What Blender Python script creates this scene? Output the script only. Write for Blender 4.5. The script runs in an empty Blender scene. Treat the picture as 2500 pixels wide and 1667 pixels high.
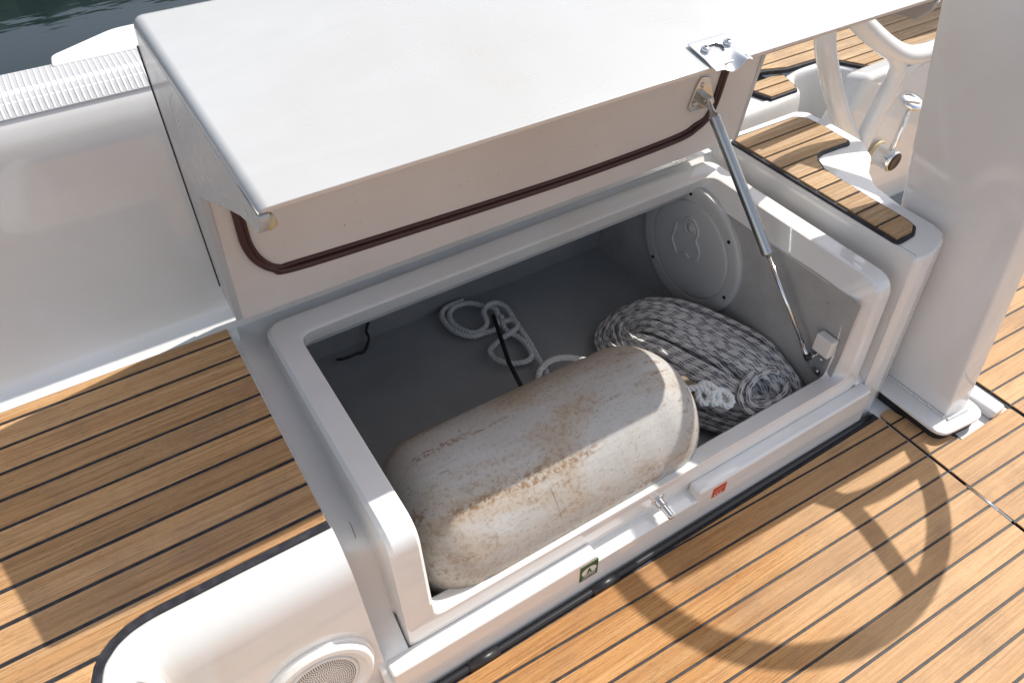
import bpy, bmesh, math, random
from mathutils import Vector, Matrix, noise
random.seed(7)
C = bpy.context.scene.collection
R = math.radians

# ------------------------------------------------------------------ camera
F_PX, PITCH, AZ = 1842.0, 44.3, 57.8
cam_d = bpy.data.cameras.new('camera'); cam = bpy.data.objects.new('camera', cam_d); C.objects.link(cam)
cam_d.sensor_width = 36.0; cam_d.lens = 36.0 * F_PX / 2500.0
cam_d.clip_start = 0.02; cam_d.clip_end = 800
cam.location = (0, 0, 1.32)
cam.rotation_euler = (R(90 - PITCH), 0, R(AZ - 90))
bpy.context.scene.camera = cam
# ------------------------------------------------------------------ sky, sun
SUN = Vector((0.655, 0.066, 0.78)).normalized()
elev = math.asin(SUN.z); azim = math.atan2(SUN.x, SUN.y)
w = bpy.data.worlds.new('World'); bpy.context.scene.world = w; w.use_nodes = True
nt = w.node_tree; bg = nt.nodes['Background']
sky = nt.nodes.new('ShaderNodeTexSky'); sky.sky_type = 'NISHITA'; sky.sun_disc = False
sky.sun_elevation = elev; sky.sun_rotation = azim; sky.dust_density = 1.6; sky.air_density = 0.9; sky.ozone_density = 0.6
hs = nt.nodes.new('ShaderNodeHueSaturation'); hs.inputs['Saturation'].default_value = 0.50
nt.links.new(sky.outputs[0], hs.inputs['Color']); nt.links.new(hs.outputs[0], bg.inputs[0]); bg.inputs[1].default_value = 0.142
sd = bpy.data.lights.new('sun', 'SUN'); sd.energy = 3.3; sd.angle = R(0.45); sd.color = (1.0, 0.95, 0.88)
so = bpy.data.objects.new('sun', sd); C.objects.link(so)
so.rotation_euler = SUN.to_track_quat('Z', 'Y').to_euler(); so.location = (3, -1, 6)
vs = bpy.context.scene.view_settings
vs.view_transform = 'Standard'; vs.look = 'None'; vs.exposure = 0.53; vs.gamma = 1.0; vs.use_curve_mapping = False

# ------------------------------------------------------------------ materials
def mat(name, col=(.8, .8, .8), rough=.5, metal=0.0, spec=.5, coat=0.0):
    m = bpy.data.materials.new(name); m.use_nodes = True
    b = m.node_tree.nodes['Principled BSDF']
    b.inputs['Base Color'].default_value = (*col, 1); b.inputs['Roughness'].default_value = rough
    b.inputs['Metallic'].default_value = metal; b.inputs['Specular IOR Level'].default_value = spec
    b.inputs['Coat Weight'].default_value = coat; b.inputs['Coat Roughness'].default_value = .06
    return m
class NB:
    """little node helper"""
    def __init__(s, m): s.m = m; s.t = m.node_tree; s.b = s.t.nodes['Principled BSDF']
    def n(s, typ, **kw):
        x = s.t.nodes.new(typ)
        for k, v in kw.items():
            if hasattr(x, k) and k not in ('inputs',): setattr(x, k, v)
            elif k in x.inputs: x.inputs[k].default_value = v
        return x
    def l(s, a, b): s.t.links.new(a, b)
    def coord(s, scale=(1, 1, 1), which='Object', rot=(0, 0, 0), rnd=False):
        tc = s.n('ShaderNodeTexCoord'); mp = s.n('ShaderNodeMapping')
        mp.inputs['Scale'].default_value = scale; mp.inputs['Rotation'].default_value = rot
        s.l(tc.outputs[which], mp.inputs['Vector'])
        if rnd:
            oi = s.n('ShaderNodeObjectInfo'); mu = s.n('ShaderNodeVectorMath', operation='SCALE')
            cb = s.n('ShaderNodeCombineXYZ')
            for i in range(3): s.l(oi.outputs['Random'], cb.inputs[i])
            s.l(cb.outputs[0], mu.inputs[0]); mu.inputs['Scale'].default_value = 37.0
            s.l(mu.outputs[0], mp.inputs['Location'])
        return mp.outputs[0]
    def noise(s, vec, scale=5, detail=4, rough=.55, dist=0.0):
        x = s.n('ShaderNodeTexNoise'); s.l(vec, x.inputs['Vector'])
        x.inputs['Scale'].default_value = scale; x.inputs['Detail'].default_value = detail
        x.inputs['Roughness'].default_value = rough; x.inputs['Distortion'].default_value = dist
        return x.outputs['Fac']
    def ramp(s, fac, stops):
        x = s.n('ShaderNodeValToRGB'); e = x.color_ramp.elements
        while len(e) < len(stops): e.new(0.5)
        for i, (p, c) in enumerate(stops):
            e[i].position = p; e[i].color = (*c, 1) if not isinstance(c, float) else (c, c, c, 1)
        s.l(fac, x.inputs[0]); return x.outputs[0]
    def mix(s, fac, a, b, mode='MIX'):
        x = s.n('ShaderNodeMix', data_type='RGBA', blend_type=mode)
        for sock, v in ((x.inputs['Factor'], fac), (x.inputs[6], a), (x.inputs[7], b)):
            if hasattr(v, 'is_linked'): s.l(v, sock)
            elif isinstance(v, tuple): sock.default_value = (*v, 1)
            else: sock.default_value = v
        return x.outputs[2]
    def math(s, op, a, b=0.0):
        x = s.n('ShaderNodeMath', operation=op)
        for i, v in enumerate((a, b)):
            if hasattr(v, 'is_linked'): s.l(v, x.inputs[i])
            else: x.inputs[i].default_value = v
        return x.outputs[0]
    def bump(s, h, strength=.3, dist=.001):
        x = s.n('ShaderNodeBump'); x.inputs['Strength'].default_value = strength; x.inputs['Distance'].default_value = dist
        s.l(h, x.inputs['Height']); s.l(x.outputs[0], s.b.inputs['Normal'])

def gelcoat(name='gelcoat', col=(.80, .795, .785), rough=.05, dirt=True, orange=0.0):
    m = mat(name, col, rough, spec=.5, coat=.35); k = NB(m)
    v = k.coord()
    n1 = k.noise(v, 3.0, 5, .6); n2 = k.noise(v, 45, 3, .6); n3 = k.noise(v, 230, 2, .5)
    dull = tuple(c * f for c, f in zip(col, (.93, .91, .87)))
    c = k.mix(k.ramp(n1, [(.42, 0.0), (.72, 1.0)]), col, dull)
    if dirt:
        c = k.mix(k.ramp(k.math('MULTIPLY', n3, k.ramp(n2, [(.45, .6), (.62, 1.0)])), [(.735, 0.0), (.77, .5)]), c, (.42, .38, .32))
    k.l(c, k.b.inputs['Base Color'])
    rr = k.math('ADD', k.math('MULTIPLY', n2, .10), rough - .04); k.l(rr, k.b.inputs['Roughness'])
    k.bump(k.noise(v, 9, 1, .3), .035 if dirt else .012, .004)
    return m
M = {}
M['gel'] = gelcoat()
M['gel_plain'] = gelcoat('gelcoat_clean', (.77, .77, .765), .12, False)
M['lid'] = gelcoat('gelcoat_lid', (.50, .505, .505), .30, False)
def lid_wear():
    m = M['lid']; k = NB(m); v = k.coord(); src = k.b.inputs['Base Color'].links[0].from_socket
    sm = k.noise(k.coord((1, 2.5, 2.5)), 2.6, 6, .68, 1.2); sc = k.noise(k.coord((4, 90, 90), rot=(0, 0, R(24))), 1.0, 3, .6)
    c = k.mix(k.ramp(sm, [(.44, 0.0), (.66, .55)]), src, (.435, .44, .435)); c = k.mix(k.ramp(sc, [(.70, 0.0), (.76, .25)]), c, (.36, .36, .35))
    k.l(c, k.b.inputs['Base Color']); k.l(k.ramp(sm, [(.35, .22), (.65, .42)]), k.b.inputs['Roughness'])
lid_wear()

M['nonskid'] = mat('nonskid_ribs', (.60, .60, .60), .5); M['nonskid_base'] = mat('nonskid_base', (.47, .47, .48), .6)
def underside():
    m = mat('moulded_inner_face', (.70, .655, .60), .55, spec=.4); k = NB(m); v = k.coord()
    a = k.noise(k.coord((90, 90, 380), rot=(0, R(35), 0)), 1.0, 3, .6, .8); b = k.noise(v, 2.6, 4, .6)
    d = k.noise(v, 120, 2, .5)
    c = k.mix(k.ramp(b, [(.35, 0.0), (.7, 1.0)]), (.74, .665, .61), (.66, .58, .52))
    c = k.mix(k.ramp(d, [(.73, 0.0), (.77, .6)]), c, (.3, .27, .24))
    k.l(c, k.b.inputs['Base Color']); k.bump(k.math('ADD', a, k.noise(v, 160, 2, .5)), .35, .0012)
    k.l(k.ramp(a, [(.3, .42), (.7, .62)]), k.b.inputs['Roughness'])
    return m
M['under'] = underside()

def teak(name, base, pale, dark, rot=0.0, shift=0.0):
    m = mat(name, base, .62, spec=.28); k = NB(m)
    oi = k.n('ShaderNodeObjectInfo')
    v = k.coord((1.0, 26, 26), rot=(0, 0, rot), rnd=True)
    v2 = k.coord((5.0, 330, 330), rot=(0, 0, rot), rnd=True)
    v3 = k.coord((60, 700, 700), rot=(0, 0, rot), rnd=True)
    g = k.noise(v, 2.2, 5, .62, .9); f = k.noise(v2, 1.0, 3, .65, .3); p = k.noise(v3, 1.0, 2, .7)
    c = k.mix(k.ramp(g, [(.32, 0.0), (.68, 1.0)]), base, pale)
    c = k.mix(k.ramp(f, [(.36, .62), (.54, 0.0)]), c, dark)
    ln = k.noise(k.coord((1.6, 95, 95), rot=(0, 0, rot), rnd=True), 1.3, 3, .6, .4)
    c = k.mix(k.ramp(ln, [(.30, .48), (.42, 0.0)]), c, dark); c = k.mix(k.ramp(ln, [(.56, 0.0), (.72, .5)]), c, tuple(min(1, x * 1.12) for x in pale))
    c = k.mix(k.ramp(p, [(.30, .6), (.44, 0.0)]), c, tuple(x * .55 for x in dark))
    if shift:
        gp = k.n('ShaderNodeNewGeometry'); sx = k.n('ShaderNodeSeparateXYZ'); k.l(gp.outputs['Position'], sx.inputs[0])
        wear = k.math('ADD', k.math('SUBTRACT', sx.outputs[0], k.math('MULTIPLY', sx.outputs[1], .55)), k.math('MULTIPLY', k.noise(k.coord((1.5, 9, 9), rot=(0, 0, rot), rnd=True), 1.5, 3), .5))
        c = k.mix(k.ramp(wear, [(.72, 0.0), (1.0, .42), (1.0, .42)]), c, (.57, .41, .255))
    t = k.ramp(oi.outputs['Random'], [(0.0, (.78, .74, .70)), (.25, (1.04, 1.0, .95)), (.5, (.90, .85, .78)), (.75, (1.10, 1.08, 1.05)), (1.0, (.96, .90, .80))])
    c = k.mix(1.0, c, t, 'MULTIPLY')
    bl = k.noise(k.coord((1, 1, 1), which='Generated') if False else k.coord((3.2, 6, 6), rot=(0, 0, rot)), 1.6, 5, .65)
    c = k.mix(k.ramp(bl, [(.50, 0.0), (.68, .38)]), c, tuple(.55 * x + .06 for x in dark))
    k.l(c, k.b.inputs['Base Color'])
    k.bump(k.math('ADD', k.math('MULTIPLY', f, .8), p), .45, .0007)
    k.l(k.ramp(f, [(.3, .75), (.7, .55)]), k.b.inputs['Roughness'])
    return m
FROT = R(2.15)
M['teak_floor'] = teak('teak_floor', (.45, .220, .070), (.54, .315, .135), (.25, .11, .032), FROT, 1.0)
M['teak_seat'] = teak('teak_seat', (.54, .305, .130), (.62, .40, .215), (.29, .155, .065))
M['teak_grey'] = teak('teak_weathered', (.47, .30, .155), (.57, .43, .28), (.27, .155, .075))

def caulk():
    m = mat('rubber_caulk', (.028, .029, .036), .55, spec=.3); k = NB(m); v = k.coord()
    k.l(k.mix(k.ramp(k.noise(v, 60, 4, .6), [(.4, 0.0), (.75, .8)]), (.020, .020, .027), (.060, .062, .070)), k.b.inputs['Base Color'])
    k.bump(k.noise(v, 300, 3, .6), .3, .0006); return m
M['caulk'] = caulk()
M['rubber'] = mat('black_rubber', (.018, .018, .020), .38, spec=.5)
M['dark'] = mat('dark_gap', (.012, .012, .013), .7)
M['gasket'] = mat('brown_gasket', (.060, .022, .020), .45)

def steel(name, col=(.62, .61, .60), rough=.16):
    m = mat(name, col, rough, 1.0); k = NB(m); v = k.coord((40, 40, 400))
    k.l(k.math('ADD', k.math('MULTIPLY', k.noise(v, 1.0, 3), .16), rough - .06), k.b.inputs['Roughness'])
    return m
M['steel'] = steel('stainless_steel'); M['chrome'] = steel('chrome', (.80, .80, .80), .08)
M['strut'] = steel('strut_steel', (.42, .44, .45), .30)

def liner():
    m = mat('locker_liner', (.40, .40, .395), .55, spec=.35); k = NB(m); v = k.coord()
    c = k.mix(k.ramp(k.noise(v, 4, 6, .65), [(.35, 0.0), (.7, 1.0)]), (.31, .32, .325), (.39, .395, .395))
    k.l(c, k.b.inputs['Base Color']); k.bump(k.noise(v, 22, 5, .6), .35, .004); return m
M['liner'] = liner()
def bounce_wall():  # liner's right wall, coloured lighter to stand in for bounced sunlight
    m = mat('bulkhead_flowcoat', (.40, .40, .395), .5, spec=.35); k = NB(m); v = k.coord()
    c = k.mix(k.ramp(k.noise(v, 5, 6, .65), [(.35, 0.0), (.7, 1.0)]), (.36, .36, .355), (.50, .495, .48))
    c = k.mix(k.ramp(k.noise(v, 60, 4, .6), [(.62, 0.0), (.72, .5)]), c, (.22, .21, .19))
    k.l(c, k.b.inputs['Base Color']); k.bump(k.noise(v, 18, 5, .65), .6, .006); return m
M['bulk'] = bounce_wall()
M['hatch'] = mat('hatch_plastic', (.56, .56, .55), .45)

def fender_mat():
    m = mat('stained_vinyl', (.6, .58, .52), .5, spec=.35); k = NB(m)
    v = k.coord(); fine = k.noise(v, 120, 4, .7); med = k.noise(v, 7, 5, .65)
    lon = k.noise(k.coord((3.0, 22, 22)), 1.3, 6, .7, .4); lon2 = k.noise(k.coord((9, 120, 120)), 1.0, 4, .7)
    tan = k.noise(k.coord((1.6, 3.5, 3.5)), 2.2, 4, .6, .8)
    c = k.mix(k.ramp(med, [(.35, 0.0), (.65, 1.0)]), (.49, .48, .465), (.43, .415, .39))
    c = k.mix(k.ramp(tan, [(.44, 0.0), (.62, .8)]), c, (.40, .32, .235))
    c = k.mix(k.ramp(lon2, [(.52, 0.0), (.70, .22)]), c, (.33, .28, .225))
    c = k.mix(k.math('MULTIPLY', k.ramp(fine, [(.50, 0.0), (.60, 1.0)]), k.ramp(tan, [(.40, .12), (.60, .55)])), c, (.27, .19, .12))
    band = k.math('MULTIPLY', k.ramp(lon, [(.56, 0.0), (.63, 1.0)]), k.ramp(fine, [(.42, 0.0), (.54, 1.0)]))
    c = k.mix(k.math('MULTIPLY', band, .8), c, (.23, .135, .065))
    scr = k.noise(k.coord((55, 5, 5), rot=(0, 0, R(18))), 1.0, 3, .6, .6)
    c = k.mix(k.math('MULTIPLY', k.ramp(scr, [(.70, 0.0), (.74, .8)]), k.ramp(tan, [(.42, 0.0), (.55, 1.0)])), c, (.16, .11, .075))
    speck = k.noise(k.coord((210, 240, 240)), 1.0, 2, .6)
    c = k.mix(k.ramp(speck, [(.67, 0.0), (.72, .85)]), c, (.12, .09, .07))
    k.l(c, k.b.inputs['Base Color']); k.bump(k.math('ADD', k.math('MULTIPLY', fine, .5), k.noise(v, 10, 3)), .22, .0014)
    k.l(k.ramp(fine, [(.3, .38), (.7, .62)]), k.b.inputs['Roughness']); return m
M['fender'] = fender_mat()
M['fender_end'] = mat('fender_eye_vinyl', (.20, .145, .095), .6)

def rope_mat(name, base, fleck):
    m = mat(name, base, .85, spec=.2); k = NB(m)
    tc = k.n('ShaderNodeTexCoord'); sp = k.n('ShaderNodeSeparateXYZ'); k.l(tc.outputs['UV'], sp.inputs[0])
    u, v = sp.outputs[0], sp.outputs[1]
    # braid cells: two crossing helices
    a = k.math('SINE', k.math('ADD', k.math('MULTIPLY', u, 190), k.math('MULTIPLY', v, 6.2832)))
    b = k.math('SINE', k.math('SUBTRACT', k.math('MULTIPLY', v, 43.98), k.math('MULTIPLY', u, 90)))
    fl = k.math('MULTIPLY', k.math('GREATER_THAN', a, .15), k.math('GREATER_THAN', b, .05))
    c = k.mix(fl, base, fleck)
    c = k.mix(k.ramp(k.noise(k.coord(), 50, 3), [(.4, 0.0), (.8, .3)]), c, tuple(x * .6 for x in base))
    k.l(c, k.b.inputs['Base Color']); k.bump(b, .5, .001); return m
M['rope'] = rope_mat('flecked_braided_rope', (.70, .69, .67), (.12, .135, .18))
M['rope_white'] = mat('white_laid_rope', (.70, .71, .70), .8)
M['green'] = mat('green_print', (.018, .09, .035), .35); M['red'] = mat('red_print', (.62, .07, .03), .35)
M['print_white'] = mat('print_white', (.75, .76, .74), .4); M['print_pink'] = mat('print_pink', (.75, .50, .42), .4)
M['yellowed'] = mat('yellowed_resin', (.52, .42, .24), .4)
M['rust'] = mat('rust_run', (.42, .30, .19), .7)

# ------------------------------------------------------------------ mesh helpers
def tag(o, label=None, cat=None, group=None, kind=None):
    if label: o['label'] = label
    if cat: o['category'] = cat
    if group: o['group'] = group
    if kind: o['kind'] = kind
    return o
def empty(name, loc=(0, 0, 0), label=None, cat=None, group=None, kind=None):
    o = bpy.data.objects.new(name, None); C.objects.link(o); o.location = loc; o.empty_display_size = .05
    return tag(o, label, cat, group, kind)
def link(name, me, m, parent=None, smooth=False, bevel=0.0, seg=2, angle=40):
    o = bpy.data.objects.new(name, me); C.objects.link(o)
    if m is not None:
        for x in (m if isinstance(m, (list, tuple)) else [m]): me.materials.append(x)
    if parent is not None:
        o.parent = parent
        if parent.matrix_world != Matrix.Identity(4) or parent.location.length > 0 or parent.parent:
            L = parent.location.copy(); p = parent.parent
            while p: L += p.location; p = p.parent
            o.location = -L
    if smooth:
        for p in me.polygons: p.use_smooth = True
    if bevel:
        md = o.modifiers.new('bevel', 'BEVEL'); md.width = bevel; md.segments = seg
        md.limit_method = 'ANGLE'; md.angle_limit = R(angle); md.harden_normals = False
        for p in me.polygons: p.use_smooth = True
        md.use_clamp_overlap = True
        wn = o.modifiers.new('normals', 'WEIGHTED_NORMAL'); wn.keep_sharp = False; wn.weight = 80
    return o
def mesh(name, vs, fs, m, parent=None, **kw):
    me = bpy.data.meshes.new(name); me.from_pydata([tuple(v) for v in vs], [], fs)
    me.validate(); bm = bmesh.new(); bm.from_mesh(me); bmesh.ops.recalc_face_normals(bm, faces=bm.faces); bm.to_mesh(me); bm.free()
    return link(name, me, m, parent, **kw)
class MB:
    def __init__(s): s.v = []; s.f = []
    def add(s, vs, fs):
        k = len(s.v); s.v += [tuple(v) for v in vs]; s.f += [tuple(i + k for i in f) for f in fs]; return s
    def box(s, x0, x1, y0, y1, z0, z1):
        return s.prism([(x0, y0), (x1, y0), (x1, y1), (x0, y1)], z0, z1)
    def prism(s, poly, z0, z1):
        n = len(poly); vs = [(x, y, z0) for x, y in poly] + [(x, y, z1) for x, y in poly]
        fs = [tuple(range(n))[::-1], tuple(range(n, 2 * n))] + [(i, (i + 1) % n, n + (i + 1) % n, n + i) for i in range(n)]
        return s.add(vs, fs)
    def hexa(s, p):   # 8 points: bottom 4, top 4
        return s.add(p, [(3, 2, 1, 0), (4, 5, 6, 7), (0, 1, 5, 4), (1, 2, 6, 5), (2, 3, 7, 6), (3, 0, 4, 7)])
    def tube(s, pts, r, seg=10, closed=False, caps=True, flat=1.0):
        pts = [Vector(p) for p in pts]; n = len(pts); rings = []
        t0 = (pts[1] - pts[0]).normalized(); up = Vector((0, 0, 1)) if abs(t0.z) < .9 else Vector((1, 0, 0))
        u = (up - t0 * up.dot(t0)).normalized()
        base = len(s.v)
        for i, p in enumerate(pts):
            a = pts[i - 1] if (i > 0 or closed) else p; b = pts[(i + 1) % n] if (i < n - 1 or closed) else p
            t = (b - a).normalized(); u = (u - t * u.dot(t))
            if u.length < 1e-6: u = t.orthogonal()
            u.normalize(); w_ = t.cross(u); rr = r[i] if isinstance(r, (list, tuple)) else r
            for j in range(seg):
                a_ = 2 * math.pi * j / seg; s.v.append(tuple(p + (u * math.cos(a_) * flat + w_ * math.sin(a_)) * rr))
        m_ = n if closed else n - 1
        for i in range(m_):
            for j in range(seg):
                a = base + i * seg; b = base + ((i + 1) % n) * seg
                s.f.append((a + j, a + (j + 1) % seg, b + (j + 1) % seg, b + j))
        if caps and not closed:
            s.f.append(tuple(base + j for j in range(seg))[::-1]); s.f.append(tuple(base + (n - 1) * seg + j for j in range(seg)))
        return s
    def lathe(s, prof, origin, axis, seg=28):   # prof: (dist along axis, radius)
        o = Vector(origin); a = Vector(axis).normalized(); u = a.orthogonal().normalized(); w_ = a.cross(u)
        base = len(s.v)
        for d, r in prof:
            for j in range(seg):
                t = 2 * math.pi * j / seg; s.v.append(tuple(o + a * d + (u * math.cos(t) + w_ * math.sin(t)) * max(r, 1e-5)))
        for i in range(len(prof) - 1):
            for j in range(seg):
                p = base + i * seg; q = p + seg; s.f.append((p + j, p + (j + 1) % seg, q + (j + 1) % seg, q + j))
        s.f.append(tuple(base + j for j in range(seg))[::-1]); s.f.append(tuple(base + (len(prof) - 1) * seg + j for j in range(seg)))
        return s
    def obj(s, name, m, parent=None, **kw): return mesh(name, s.v, s.f, m, parent, **kw)
def catmull(pts, n=8, closed=False):
    P = [Vector(p) for p in pts]; out = []; N = len(P)
    rng = range(N) if closed else range(N - 1)
    for i in rng:
        p0 = P[i - 1] if (i or closed) else P[0]; p1 = P[i]; p2 = P[(i + 1) % N]; p3 = P[(i + 2) % N] if (closed or i + 2 < N) else P[-1]
        for k in range(n):
            t = k / n; out.append(.5 * ((2 * p1) + (p2 - p0) * t + (2 * p0 - 5 * p1 + 4 * p2 - p3) * t * t + (3 * p1 - p0 - 3 * p2 + p3) * t ** 3))
    if not closed: out.append(P[-1])
    return out
def fillet(pts, radii, seg=6):
    P = [Vector(p) for p in pts]; out = []; n = len(P)
    for i in range(n):
        a, b, c = P[i - 1], P[i], P[(i + 1) % n]; r = radii[i]
        if r <= 0: out.append(b); continue
        da = (a - b); dc = (c - b); la, lc = da.length, dc.length; da.normalize(); dc.normalize()
        ang = da.angle(dc); d = min(r / math.tan(ang / 2), la * .48, lc * .48) if ang < 3.1 else r * .1
        s0 = b + da * d; s1 = b + dc * d
        for k in range(seg + 1):
            t = k / seg; out.append(s0 * (1 - t) ** 2 + b * 2 * t * (1 - t) + s1 * t * t)
    return out
def clip_half(poly, a, b, c):      # keep a*x+b*y<=c
    out = []; n = len(poly)
    for i in range(n):
        p, q = poly[i], poly[(i + 1) % n]; dp = a * p[0] + b * p[1] - c; dq = a * q[0] + b * q[1] - c
        if dp <= 0: out.append(p)
        if (dp < 0 < dq) or (dq < 0 < dp):
            t = dp / (dp - dq); out.append((p[0] + (q[0] - p[0]) * t, p[1] + (q[1] - p[1]) * t))
    return out
def clean(poly, eps=.0012):
    out = []
    for p in poly:
        if not out or math.hypot(p[0] - out[-1][0], p[1] - out[-1][1]) > eps: out.append(p)
    if len(out) > 2 and math.hypot(out[0][0] - out[-1][0], out[0][1] - out[-1][1]) < eps: out.pop()
    return out
def area(p): return .5 * sum(p[i - 1][0] * p[i][1] - p[i][0] * p[i - 1][1] for i in range(len(p)))
def planks(outline, v_lines, ang, z0, z1, m, parent, gap=.0045, name='plank', bev=.0011):
    """strips between successive v_lines (distance along the normal of the plank direction), clipped to an outline"""
    nx, ny = -math.sin(ang), math.cos(ang); objs = []
    for v0, v1 in zip(v_lines[:-1], v_lines[1:]):
        p = clip_half(outline, nx, ny, v1 - gap / 2); p = clean(clip_half(p, -nx, -ny, -(v0 + gap / 2))) if p else p
        if len(p) < 3 or abs(area(p)) < 2e-5: continue
        if area(p) < 0: p = p[::-1]
        cx = sum(q[0] for q in p) / len(p); cy = sum(q[1] for q in p) / len(p)
        b = MB(); b.prism([(x, y) for x, y in p], z0, z1 + random.uniform(-.0002, .0003))
        objs.append(b.obj(name, m, parent, bevel=bev, seg=1, angle=50))
    return objs
def scale_poly(poly, d):      # crude inward offset of a smooth polygon (counter-clockwise)
    if area(poly) < 0: poly = poly[::-1]
    n = len(poly); out = []
    for i in range(n):
        a, b, c = Vector((*poly[i - 1], 0)), Vector((*poly[i], 0)), Vector((*poly[(i + 1) % n], 0))
        e0 = (b - a).normalized(); e1 = (c - b).normalized(); n0 = Vector((-e0.y, e0.x, 0)); n1 = Vector((-e1.y, e1.x, 0))
        q = (n0 + n1); q = q / max(.5, q.length_squared / 2) ; out.append(((b + q * d).x, (b + q * d).y))
    return out
def grid(name, rows, m, parent=None, closed_v=False, **kw):
    nv = len(rows[0]); vs = [p for r in rows for p in r]; fs = []
    for i in range(len(rows) - 1):
        for j in range(nv if closed_v else nv - 1):
            a = i * nv + j; b = i * nv + (j + 1) % nv; fs.append((a, b, b + nv, a + nv))
    return mesh(name, vs, fs, m, parent, **kw)
def screw(b, p, n, r=.004, h=.002):
    b.lathe([(0, r), (h * .6, r * .95), (h, r * .6), (h, .0)], p, n, 12)

# ------------------------------------------------------------------ water, shore, hull
def water():
    m = mat('sea_water', (.008, .016, .018), .03, spec=.38); k = NB(m); v = k.coord()
    k.bump(k.math('ADD', k.noise(k.coord((.5, 1.6, 1)), 1.1, 4, .55), k.math('MULTIPLY', k.noise(v, 7, 3), .12)), .05, .05)
    b = MB(); b.add([(-400, -400, -.9), (400, -400, -.9), (400, 400, -.9), (-400, 400, -.9)], [(0, 1, 2, 3)])
    tag(b.obj('water', m), kind='structure')
water()
def shore():      # wooded headland across the harbour, only seen mirrored in the water
    m = mat('wooded_slope', (.02, .055, .022), .9); k = NB(m)
    k.l(k.mix(k.ramp(k.noise(k.coord(), .35, 6, .7), [(.35, 0.0), (.7, 1.0)]), (.008, .03, .012), (.035, .075, .03)), k.b.inputs['Base Color'])
    rows = []
    for i in range(7):
        t = i / 6; row = []
        for j in range(90):
            a = R(30 + 125 * j / 89); rad = 52 + 8 * t
            h = (17.6 + .8 * noise.noise(Vector((j * .31, 3, 0))) + .9 * noise.noise(Vector((j * 1.1, 8, 0)))) * math.sin(t * math.pi / 2) ** .8
            row.append((rad * math.cos(a), rad * math.sin(a), -1 + h + .6 * noise.noise(Vector((j * 2.0, i * 3.1, 0)))))
        rows.append(row)
    tag(grid('wooded_hill', rows, m), kind='structure')
shore()

# ------------------------------------------------------------------ side coaming with non-slip top
def coaming():
    root = empty('side_coaming', (-.5, 1.2, .4), kind='structure')
    prof = [(1.070, .4165), (1.078, .4165), (1.088, .418), (1.098, .424), (1.106, .436), (1.111, .455), (1.113, .50), (1.116, .60), (1.119, .70),
            (1.121, .765), (1.1235, .795), (1.129, .818), (1.139, .835), (1.154, .845), (1.175, .8495), (1.19, .850), (1.23, .8495), (1.244, .846), (1.252, .836), (1.258, .80), (1.33, .68), (1.45, .48), (1.50, .2), (1.50, -1.0)]
    xs = [-1.6, -1.0, -.6, -.3, 0, .3, .6, .9, 1.22]
    rows = [[(x, y, z) for y, z in prof] for x in xs]
    # outboard edge steps in on the forward side so water shows past the rounded cleat base
    rows = []
    for x in xs:
        rows.append([(x, min(y, 1.415) if False else y, z) for y, z in prof])
    def out_y(x):     # outer edge of the deck
        return 1.435
    rows = [[(x, y, z) for y, z in prof] for x in xs]
    o = grid('coaming_shell', rows, M['gel'], root, smooth=True)
    # ribbed non-slip band: individual raised ribs
    b = MB(); x = -1.1; k = 0
    while x < .5:
        b.tube([(x, 1.136, .8324), (x, 1.146, .8398), (x, 1.158, .8458), (x, 1.19, .8498), (x, 1.236, .8488)], .0021, 6)
        x += .0078
    tag(b.obj('grip_rib', M['nonskid'], root), kind='stuff')
    ys = [(1.134, .8325), (1.146, .8408), (1.158, .8468), (1.19, .8508), (1.238, .8500)]
    grid('grip_base', [[(x, y, z) for y, z in ys] for x in (-1.1, -.5, 0, .5)], M['nonskid_base'], root, smooth=True)
    # raised rounded deck pad outboard
    pad = fillet([(.0, 1.225, 0), (.60, 1.225, 0), (.60, 1.335, 0), (.10, 1.318, 0), (.004, 1.262, 0)], [.005, .01, .02, .07, .02], 10)
    b = MB(); b.prism([(p.x, p.y) for p in pad], .70, .8535); b.obj('deck_pad', M['gel_plain'], root, bevel=.008, seg=3)
coaming()

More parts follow.
